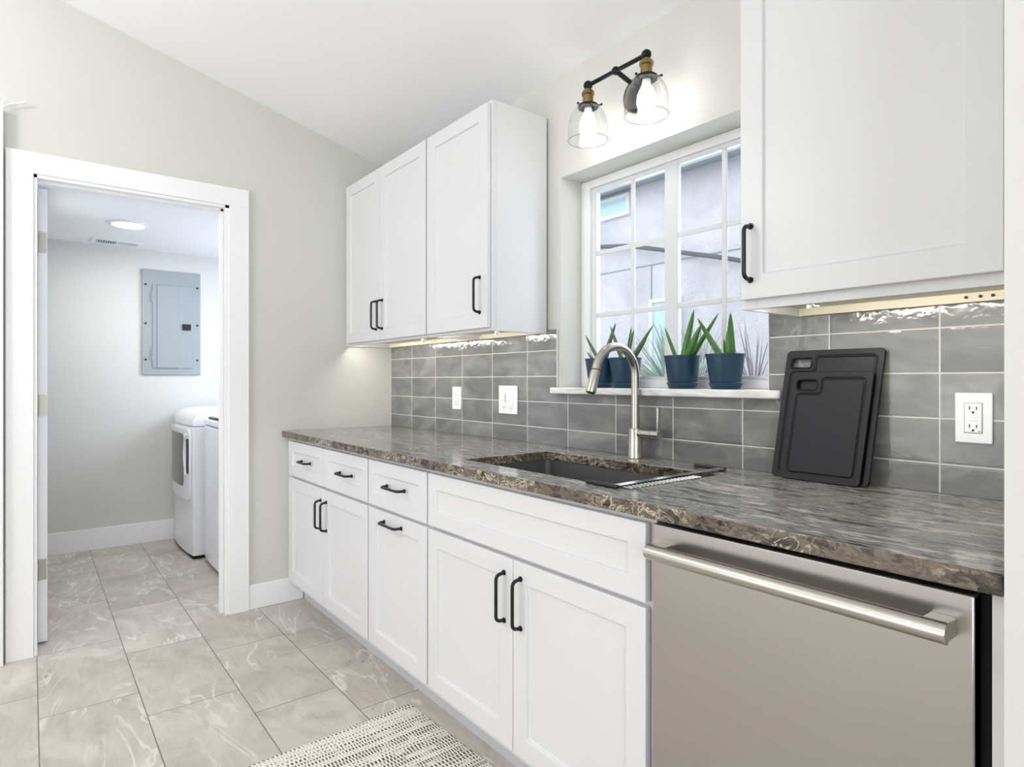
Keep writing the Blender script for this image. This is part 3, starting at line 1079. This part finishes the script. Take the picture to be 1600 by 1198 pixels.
for x in (LX0, LX1):
    c0 = (x, LY, 2.175)
    bm = bmesh.new()
    lathe(bm, [(0, .061), (.010, .061), (.011, .052), (.020, .050), (.0235, .044), (.0235, .036), (.019, .034), (.0195, .006), (.026, .003), (.026, 0), (0, 0)], c0, 28)
    sc = obj('socket', bm, 'brass', lt, label='aged brass lamp socket')
    bm = bmesh.new()
    lathe(bm, [(.020, .0), (.036, -.001), (.038, -.006), (.036, -.011), (.020, -.011)], c0, 28, closed=True)
    for k in range(3):
        an = 2 * PI * k / 3 + .5
        p = Vector((c0[0] + .036 * math.cos(an), c0[1] + .036 * math.sin(an), c0[2] - .006))
        q = p + Vector((math.cos(an), math.sin(an), 0)) * .013
        tube(bm, [p, q], .0022, 8)
        bmesh.ops.create_uvsphere(bm, u_segments=10, v_segments=8, radius=.0045, matrix=Matrix.Translation(q))
    obj('collar', bm, 'black_metal', sc)
    bm = bmesh.new()
    pr = []
    for k in range(13):
        t_ = k / 12
        z_ = -.006 - .122 * t_
        r_ = .036 + .0365 * math.sin(min(1, t_ / .62) * PI / 2) ** .72
        pr.append((r_, z_))
    inner = [(r_ - .0022, z_) for r_, z_ in pr]
    lathe(bm, pr + inner[::-1], c0, 40, closed=True)
    shd = obj('shade', bm, 'shade_glass', lt, label='clear glass bell shade')
    bm = bmesh.new()
    er = pr[-1][0] - .0011
    tube(bm, [(c0[0] + er * math.cos(2 * PI * k / 48), c0[1] + er * math.sin(2 * PI * k / 48), c0[2] - .1283) for k in range(48)], .0013, 8, closed=True)
    obj('rim', bm, 'rim_glass', shd)
    bm = bmesh.new()
    lathe(bm, [(0, -.0115), (.014, -.0115), (.014, -.035), (.012, -.038), (0, -.038)], c0, 20)
    bl = obj('bulb_base', bm, 'bulb_base', lt)
    bm = bmesh.new()
    lathe(bm, [(0, -.0385), (.012, -.0385), (.022, -.048), (.029, -.062), (.031, -.086), (.027, -.103), (.014, -.114), (0, -.117)], c0, 24)
    obj('bulb', bm, 'bulb', bl, label='lit bulb')

# ------------------------------------------------------------------ outlets and switches
def plate(name, x0, x1, z0, z1, label, cat='outlet', group=None):
    t = thing(name, ((x0 + x1) / 2, -.009, (z0 + z1) / 2), label, cat, group)
    obj('cover_plate', boxes((x0, x1, -.0145, -.0092, z0, z1)), 'white_plastic', t, .003, 3)
    return t


def receptacle(t, xc, zc, gfci):
    o = obj('receptacle', boxes((xc - .0165, xc + .0165, -.0168, -.0146, zc - .0335, zc + .0335)), 'white_plastic', t, .002)
    obj('rim_gap', boxes((xc - .0178, xc + .0178, -.0150, -.01455, zc - .0348, zc + .0348)), 'grey_slot', t)
    for s in (1, -1):
        zz_ = zc + s * .0205
        obj('slot', boxes((xc - .0078, xc - .0056, -.0170, -.01682, zz_ - .002, zz_ + .0065)), 'slot', o)
        obj('slot', boxes((xc + .0056, xc + .0078, -.0170, -.01682, zz_ - .002, zz_ + .0055)), 'slot', o)
        bm = bmesh.new()
        disc_y(bm, (xc, -.01682, zz_ - .0075), .0026, .0002, 12)
        obj('ground_hole', bm, 'slot', o)
    if gfci:
        bm = bmesh.new()
        disc_y(bm, (xc + .0115, -.01682, zc - .030), .0014, .0002, 10)
        obj('indicator', bm, 'slot', o)
    if gfci:
        obj('button', boxes((xc - .0085, xc + .0085, -.0178, -.0169, zc + .0012, zc + .0058)), 'white_plastic', o, .0006)
        obj('button', boxes((xc - .0085, xc + .0085, -.0178, -.0169, zc - .0058, zc - .0012)), 'white_plastic', o, .0006)
    for s in (1, -1):
        bm = bmesh.new()
        disc_y(bm, (xc, -.0146, zc + s * .0485), .0033, .0009, 14)
        box(bm, xc - .0005, xc + .0005, -.0159, -.0155, zc + s * .0485 - .0028, zc + s * .0485 + .0028)
        obj('screw', bm, 'white_plastic', t)


pl = plate('wall_outlet', 2.858, 2.930, 1.038, 1.153, 'white outlet with test buttons on the tiles right of the cutting boards', group='white wall outlets')
receptacle(pl, 2.894, 1.0955, True)
pl = plate('wall_outlet', .687, .766, 1.036, 1.150, 'white outlet on the tiles under the left wall cabinets, left of the light switch', group='white wall outlets')
receptacle(pl, .7265, 1.093, False)
sw = plate('light_switch', 1.083, 1.219, 1.031, 1.158, 'wide white double light switch on the tiles left of the window', 'light switch')
for k, xc in enumerate((1.126, 1.176)):
    o = obj('rocker', boxes((xc - .0165, xc + .0165, -.0172, -.0146, 1.066, 1.128)), 'white_plastic', sw, .0025)
    if k == 0:
        obj('slider', boxes((xc + .010, xc + .0135, -.0190, -.01725, 1.082, 1.124)), 'grey_slot', o)
        obj('groove', boxes((xc - .013, xc + .006, -.0175, -.01725, 1.0915, 1.0935)), 'grey_slot', o)
    obj('lower_slot', boxes((xc - .015, xc + .011, -.0149, -.01455, 1.0565, 1.0595)), 'grey_slot', sw)
for xc in (1.126, 1.176):
    for zc in (1.045, 1.146):
        bm = bmesh.new()
        disc_y(bm, (xc, -.0146, zc), .0026, .0008, 12)
        obj('screw', bm, 'grey_slot', sw)

# ------------------------------------------------------------------ cutting boards
def cutting_board(x0, x1, h, ybot, ytop, skew, label, hole):
    """drawn flat in (s, t): s along X, t up the board; leaned back against the tiles"""
    wd = x1 - x0
    th = .009
    lean = math.asin((ytop - ybot) / h)
    def P(s, t, dpt):
        # dpt: distance in front of the back face
        x = x0 + s + skew * t / h
        y = ybot + t * math.sin(lean) - dpt * math.cos(lean)
        z = CT + .0006 + t * math.cos(lean) + dpt * math.sin(lean)
        return Vector((x, y, z))
    bm = bmesh.new()
    prism(bm, rrect(0, wd, 0, h, .012, 5), lambda p: P(p[0], p[1], 0), lambda p: P(p[0], p[1], th))
    o = obj('cutting_board', bm, 'board', None, origin=P(wd / 2, 0, 0))
    # juice groove with a step round the grip hole, then the grip hole itself
    g = .018
    hx0, hx1, hz0, hz1 = hole[0], hole[0] + .052, h - .047, h - .024
    path = fillet([(wd / 2, g), (wd - g, g), (wd - g, h - g), (hx1 + .014, h - g), (hx1 + .014, hz0 - .014), (g, hz0 - .014), (g, g), (wd / 2 - .001, g)], .012, 5)
    pts = [P(p[0], p[1], th + .0008) for p in [(q.x, q.y) for q in [Vector((a_[0], a_[1], 0)) for a_ in path]]]
    bm = bmesh.new()
    tube(bm, pts[:-1], .0034, 8, closed=True)
    c1 = cutter(bm)
    bm = bmesh.new()
    prism(bm, rrect(hx0, hx1, hz0, hz1, .006, 4), lambda p: P(p[0], p[1], -.01), lambda p: P(p[0], p[1], th + .01))
    c2 = cutter(bm)
    for c_ in (c1, c2):
        c_.location = (0, 0, 0)
    bake_boolean(o, [c1, c2])
    md = o.modifiers.new('bevel', 'BEVEL'); md.width = .0012; md.segments = 2; md.limit_method = 'ANGLE'; md.angle_limit = R(50)
    tag(o, label, 'cutting board', 'charcoal cutting boards on the counter')
    bm = bmesh.new()
    ring = [P(p[0], p[1], th + .0002) for p in rrect(hx0 - .003, hx1 + .003, hz0 - .003, hz1 + .003, .008, 4)]
    tube(bm, ring, .0022, 8, closed=True)
    obj('grip_rim', bm, 'board', o)
    return o


cutting_board(2.440, 2.694, .352, -.066, -.0135, .020, 'larger charcoal cutting board leaning on the tiles, behind the smaller one', (.018,))
cutting_board(2.470, 2.678, .292, -.078, -.0345, .018, 'smaller charcoal cutting board leaning in front of the larger one', (.016,))

# ------------------------------------------------------------------ aloe plants
def aloe(x, y, label, leaves, mat, leaf_w=.022):
    z0 = 1.1540
    t = thing('potted_aloe', (x, y, z0), label, 'plant', 'aloe plants in dark pots on the window sill')
    bm = bmesh.new()
    lathe(bm, [(0, .012), (.046, .012), (.0475, .022), (.0485, .0245), (.060, .104), (.0615, .105), (.0625, .112), (.0605, .1125), (.057, .108), (.0565, .098), (0, .098)], (x, y, z0), 40)
    obj('pot', bm, 'pot', t)
    bm = bmesh.new()
    lathe(bm, [(0, .0), (.044, 0), (.046, .003), (.0525, .020), (.051, .021), (.0485, .0205), (.0455, .0115), (0, .0115)], (x, y, z0), 40)
    obj('saucer', bm, 'pot', t)
    bm = bmesh.new()
    lathe(bm, [(0, .1005), (.03, .1015), (.0555, .1), (.0555, .0985), (0, .0985)], (x, y, z0), 24)
    obj('soil', bm, 'soil', t)
    for (bx, by, tx, ty, tz, lw, sag) in leaves:
        bm = bmesh.new()
        base = Vector((x + bx, y + by, z0 + .100))
        tip = Vector((x + tx, y + ty, z0 + .1 + tz))
        d_ = tip - base
        view = Vector((.60, -.80, 0))
        sd = d_.cross(view).normalized()
        blade(bm, base, tip, lw, sag, 12, .32, side=sd)
        obj('leaf', bm, mat, t)


# (base x, base y, tip x, tip y, tip height, width, sag)
PY = .045
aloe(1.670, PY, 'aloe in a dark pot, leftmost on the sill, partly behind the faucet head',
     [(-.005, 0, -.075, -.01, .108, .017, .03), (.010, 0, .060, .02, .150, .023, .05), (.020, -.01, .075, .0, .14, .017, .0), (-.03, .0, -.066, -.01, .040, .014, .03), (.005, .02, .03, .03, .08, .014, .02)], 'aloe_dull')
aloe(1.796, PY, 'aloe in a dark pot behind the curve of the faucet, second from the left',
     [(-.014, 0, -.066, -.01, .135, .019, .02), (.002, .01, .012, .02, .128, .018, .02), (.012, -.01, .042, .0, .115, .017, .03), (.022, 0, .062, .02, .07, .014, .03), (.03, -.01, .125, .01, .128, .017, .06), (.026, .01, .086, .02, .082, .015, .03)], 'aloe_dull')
aloe(2.052, PY, 'aloe with three broad green leaves in a dark pot, third from the left',
     [(-.024, 0, -.066, -.01, .112, .016, .03), (.004, 0, .040, .01, .166, .028, .09), (.026, -.01, .088, -.02, .110, .030, -.03), (.018, .02, .122, .03, .150, .020, -.06)], 'aloe')
aloe(2.218, PY, 'aloe with a bright curved leaf in a dark pot, rightmost on the sill',
     [(-.014, 0, -.098, -.01, .134, .024, -.03), (-.004, .01, -.018, .02, .062, .015, .02), (.028, -.01, .012, .01, .144, .030, -.09), (.030, -.02, .026, -.03, .082, .026, -.06)], 'aloe')

# ------------------------------------------------------------------ rug
RX, RY, RA = 1.352, -.618, R(2.6)
rw, rl = .74, 1.08
ca, sa = math.cos(RA), math.sin(RA)
bm = bmesh.new()
nx, ny = 62, 30
grid = []
for z in (.0, .0065):
    g_ = []
    for i in range(nx + 1):
        col_ = []
        for j in range(ny + 1):
            s_, t_ = rl * i / nx, -rw * j / ny
            ed = 0 if z == 0 else (.0025 if i in (0, nx) or j in (0, ny) else 0)
            wv = 0 if z == 0 else .0007 * math.sin(s_ * 31) * math.sin(t_ * 23)
            col_.append(bm.verts.new((RX + s_ * ca - t_ * sa, RY + s_ * sa + t_ * ca, .0006 + z - ed + wv)))
        g_.append(col_)
    grid.append(g_)
for g_ in grid:
    for i in range(nx):
        for j in range(ny):
            bm.faces.new((g_[i][j], g_[i + 1][j], g_[i + 1][j + 1], g_[i][j + 1]))
edge = [(i, 0) for i in range(nx)] + [(nx, j) for j in range(ny)] + [(i, ny) for i in range(nx, 0, -1)] + [(0, j) for j in range(ny, 0, -1)]
for k in range(len(edge)):
    (i, j), (i2, j2) = edge[k], edge[(k + 1) % len(edge)]
    bm.faces.new((grid[0][i][j], grid[0][i2][j2], grid[1][i2][j2], grid[1][i][j]))
rg = obj('rug', bm, 'rug')
tag(rg, 'cream woven rug with rows of dark dashes on the floor before the sink', 'rug')

# ------------------------------------------------------------------ laundry: dryer and washer
def bowed(x0, x1, yf, yb, bow, n=14):
    out = []
    for k in range(n + 1):
        t_ = k / n
        q = 2 * t_ - 1
        out.append((x0 + (x1 - x0) * t_, yf - bow * (1 - abs(q) ** 2.4)))
    out += [(x1, yb), (x0, yb)]
    return out


dr = thing('clothes_dryer', (-1.48, -.45, 0), 'white front-loading dryer with a dark glass door by the laundry back wall', 'dryer')
DX0, DX1, DYF, DYB, BW = -1.826, -1.137, -.864, -.10, .022
bm = bmesh.new()
prism(bm, bowed(DX0, DX1, DYF, DYB, BW), lambda p: (p[0], p[1], .025), lambda p: (p[0], p[1], .876))
obj('body', bm, 'enamel', dr, .006, 3)
obj('feet', boxes((DX0 + .03, DX1 - .03, DYF + .005, DYB - .03, 0, .025)), 'black_gap', dr)
bm = bmesh.new()
lay = [(0, .880), (0, .920), (.018, .952), (.055, .975), (.11, .985)]
rg_ = []
for ins, z in lay:
    o_ = bowed(DX0 + ins * .35, DX1 - ins * .35, DYF + ins, DYB, BW * (1 - ins * 2))
    rg_.append([bm.verts.new((p[0], p[1], z)) for p in o_])
for i in range(len(rg_) - 1):
    n = len(rg_[i])
    for k in range(n):
        bm.faces.new((rg_[i][k], rg_[i][(k + 1) % n], rg_[i + 1][(k + 1) % n], rg_[i + 1][k]))
bm.faces.new(rg_[0]); bm.faces.new(rg_[-1])
obj('top_cover', bm, 'enamel', dr, angle=50)


def on_bow(x, dpt=0.0, x0=DX0, x1=DX1, yf=DYF, bow=BW):
    q = 2 * (x - x0) / (x1 - x0) - 1
    return yf - bow * (1 - abs(q) ** 2.4) - dpt


def bow_panel(bm, outline_fn, x0, x1, d0, d1, n=18):
    """panel that follows the bowed front; outline_fn(x) gives (z0, z1)"""
    A = []
    for k in range(n + 1):
        x = x0 + (x1 - x0) * k / n
        z0, z1 = outline_fn(x)
        A.append([bm.verts.new((x, on_bow(x, d), z)) for d, z in ((d0, z0), (d1, z0), (d1, z1), (d0, z1))])
    for k in range(n):
        for i in range(4):
            bm.faces.new((A[k][i], A[k][(i + 1) % 4], A[k + 1][(i + 1) % 4], A[k + 1][i]))
    bm.faces.new(A[0]); bm.faces.new(A[-1])


def rr_fn(x0, x1, z0, z1, r):
    def fn(x):
        e_ = min(x - x0, x1 - x)
        k = 0 if e_ >= r else r - math.sqrt(max(0, r * r - (r - e_) ** 2))
        return z0 + k, z1 - k
    return fn


px0, px1 = DX0 + .04, DX1 - .022
bm = bmesh.new()
bow_panel(bm, rr_fn(px0, px1, .385, .862, .05), px0, px1, .0005, .016, 30)
dd_ = obj('door', bm, 'enamel', dr, .003)
bm = bmesh.new()
bow_panel(bm, rr_fn(px0 + .06, px1 - .12, .47, .825, .03), px0 + .06, px1 - .12, .0165, .0185, 24)
obj('door_glass', bm, 'dryer_glass', dd_, label='smoked glass pane')
bm = bmesh.new()
hx = px1 - .055
pts = []
for k in range(13):
    t_ = k / 12
    pts.append((hx - .03 * math.sin(PI * t_), on_bow(hx - .03 * math.sin(PI * t_), .020), .555 + .27 * t_))
tube(bm, pts, .009, 10)
obj('handle', bm, 'enamel', dd_)
bm = bmesh.new()
bow_panel(bm, lambda x: (.565 + .0 * x, .795), px1 - .058, px1 - .012, .0165, .0180, 8)
obj('grip_recess', bm, 'black_plastic', dd_)

wm = thing('washing_machine', (-.76, -.45, 0), 'white top-loading washing machine partly hidden by the door jamb', 'washing machine')
WXa, WXb = -1.105, -.425
bm = bmesh.new()
prism(bm, bowed(WXa, WXb, -.802, -.10, .016), lambda p: (p[0], p[1], .025), lambda p: (p[0], p[1], .890))
obj('body', bm, 'enamel', wm, .008, 3)
obj('feet', boxes((WXa + .03, WXb - .03, -.79, -.13, 0, .025)), 'black_gap', wm)
bm = bmesh.new()
prism(bm, bowed(WXa, WXb, -.806, -.10, .016), lambda p: (p[0], p[1], .894), lambda p: (p[0], p[1], .935))
obj('top_deck', bm, 'enamel', wm, .010, 3)
ld = obj('lid', boxes((WXa + .05, WXb - .05, -.785, -.28, .9355, .958)), 'enamel', wm, .01, 3)
obj('lid_grip', boxes((WXa + .12, WXb - .12, -.805, -.786, .9355, .947)), 'black_plastic', ld, .003)
obj('control_console', boxes((WXa, WXb, -.25, -.10, .9355, 1.04)), 'enamel', wm, .02, 3)

# ------------------------------------------------------------------ electrical panel
ep = thing('electrical_panel', (XL, -.875, 1.61), 'grey steel electrical panel on the laundry back wall', 'electrical panel')
ey0, ey1, ez0, ez1 = -1.069, -.681, 1.224, 1.995
bm = bmesh.new()
prism(bm, rrect(ey0, ey1, ez0, ez1, .004, 2), lambda p: (XL + .0008, p[0], p[1]), lambda p: (XL + .014, p[0], p[1]))
obj('cover', bm, 'panel_grey', ep, .004)
obj('door', boxes((XL + .0145, XL + .020, -1.000, -.735, 1.273, 1.890)), 'panel_grey', ep, .002)
dpan = obj('raised_door_panel', boxes((XL + .0205, XL + .026, -.972, -.835, 1.276, 1.887)), 'panel_grey', ep, .002)
obj('latch', boxes((XL + .0205, XL + .030, -.806, -.748, 1.560, 1.606)), 'black_plastic', ep, .002, label='black latch')
for z in (1.80, 1.37):
    obj('hinge', boxes((XL + .0145, XL + .024, -1.008, -1.0005, z - .04, z + .04)), 'panel_grey', ep)
for y in (-1.045, -.703):
    for z in (1.885, 1.60, 1.335):
        bm = bmesh.new()
        tube(bm, [(XL + .0142, y, z), (XL + .018, y, z)], .0075, 12)
        obj('screw', bm, 'slot', ep)

# ------------------------------------------------------------------ laundry ceiling light and vent
lz = 2.1375
rl_ = thing('recessed_light', (-1.07, -1.235, lz), 'round lit recessed light in the laundry ceiling', 'ceiling light')
bm = bmesh.new()
lathe(bm, [(.082, -.0005), (.108, -.0005), (.110, -.003), (.104, -.007), (.086, -.010), (.082, -.008)], (-1.07, -1.235, lz), 40, closed=True)
obj('trim_ring', bm, 'white_plastic', rl_)
bm = bmesh.new()
lathe(bm, [(0, -.001), (.0818, -.001), (.0818, -.006), (0, -.007)], (-1.07, -1.235, lz), 40)
obj('diffuser', bm, 'lamp_disc', rl_, label='lit white diffuser')
vt = thing('ceiling_vent', (-1.70, -1.235, lz), 'white slatted air vent in the laundry ceiling near the back wall', 'vent')
vx0, vx1, vy0, vy1 = -1.775, -1.615, -1.385, -1.085
obj('vent_frame', boxes((vx0, vx0 + .022, vy0, vy1, lz - .008, lz - .0005), (vx1 - .022, vx1, vy0, vy1, lz - .008, lz - .0005),
                        (vx0 + .022, vx1 - .022, vy0, vy0 + .03, lz - .008, lz - .0005), (vx0 + .022, vx1 - .022, vy1 - .03, vy1, lz - .008, lz - .0005),
                        (vx0 + .022, vx1 - .022, -1.241, -1.229, lz - .008, lz - .0005)), 'white_plastic', vt, .002)
obj('duct_opening', boxes((vx0 + .022, vx1 - .022, vy0 + .03, vy1 - .03, lz - .002, lz - .0006)), 'slot', vt)
bm = bmesh.new()
for k in range(17):
    y = vy0 + .038 + k * .014
    if abs(y + 1.235) < .012:
        continue
    sgn = 1 if y < -1.235 else -1
    prism(bm, [(y - .005 * sgn, lz - .0085), (y + .003 * sgn, lz - .0025), (y + .0045 * sgn, lz - .0025), (y - .0035 * sgn, lz - .0085)],
          lambda p: (vx0 + .0222, p[0], p[1]), lambda p: (vx1 - .0222, p[0], p[1]))
obj('slats', bm, 'white_plastic', vt)

# ------------------------------------------------------------------ white scrolled hook at the left edge
bm = bmesh.new()
pts = []
for k in range(17):
    t_ = k / 16
    pts.append((.030, -1.799 + .070 * t_, 2.318 + .028 * math.sin(min(1.0, t_ * 1.35) * PI / 2) + (.010 * max(0, t_ - .7) / .3)))
tube(bm, pts, .0035, 10)
bmesh.ops.create_uvsphere(bm, u_segments=14, v_segments=10, radius=.006, matrix=Matrix.Translation(pts[-1]))
tube(bm, [(.030, -1.801, 2.3125), (.030, -1.799, 2.318)], .0035, 10)
tube(bm, [(.030, -1.801, 2.332), (.030, -1.797, 2.345), (.030, -1.789, 2.350)], .003, 8)
tube(bm, [(.030, -1.801, 2.318), (.030, -1.801, 2.334)], .003, 8)
hk = obj('scroll_hook', bm, 'trim')
tag(hk, 'white curled metal hook above the upright at the left edge', 'hook')
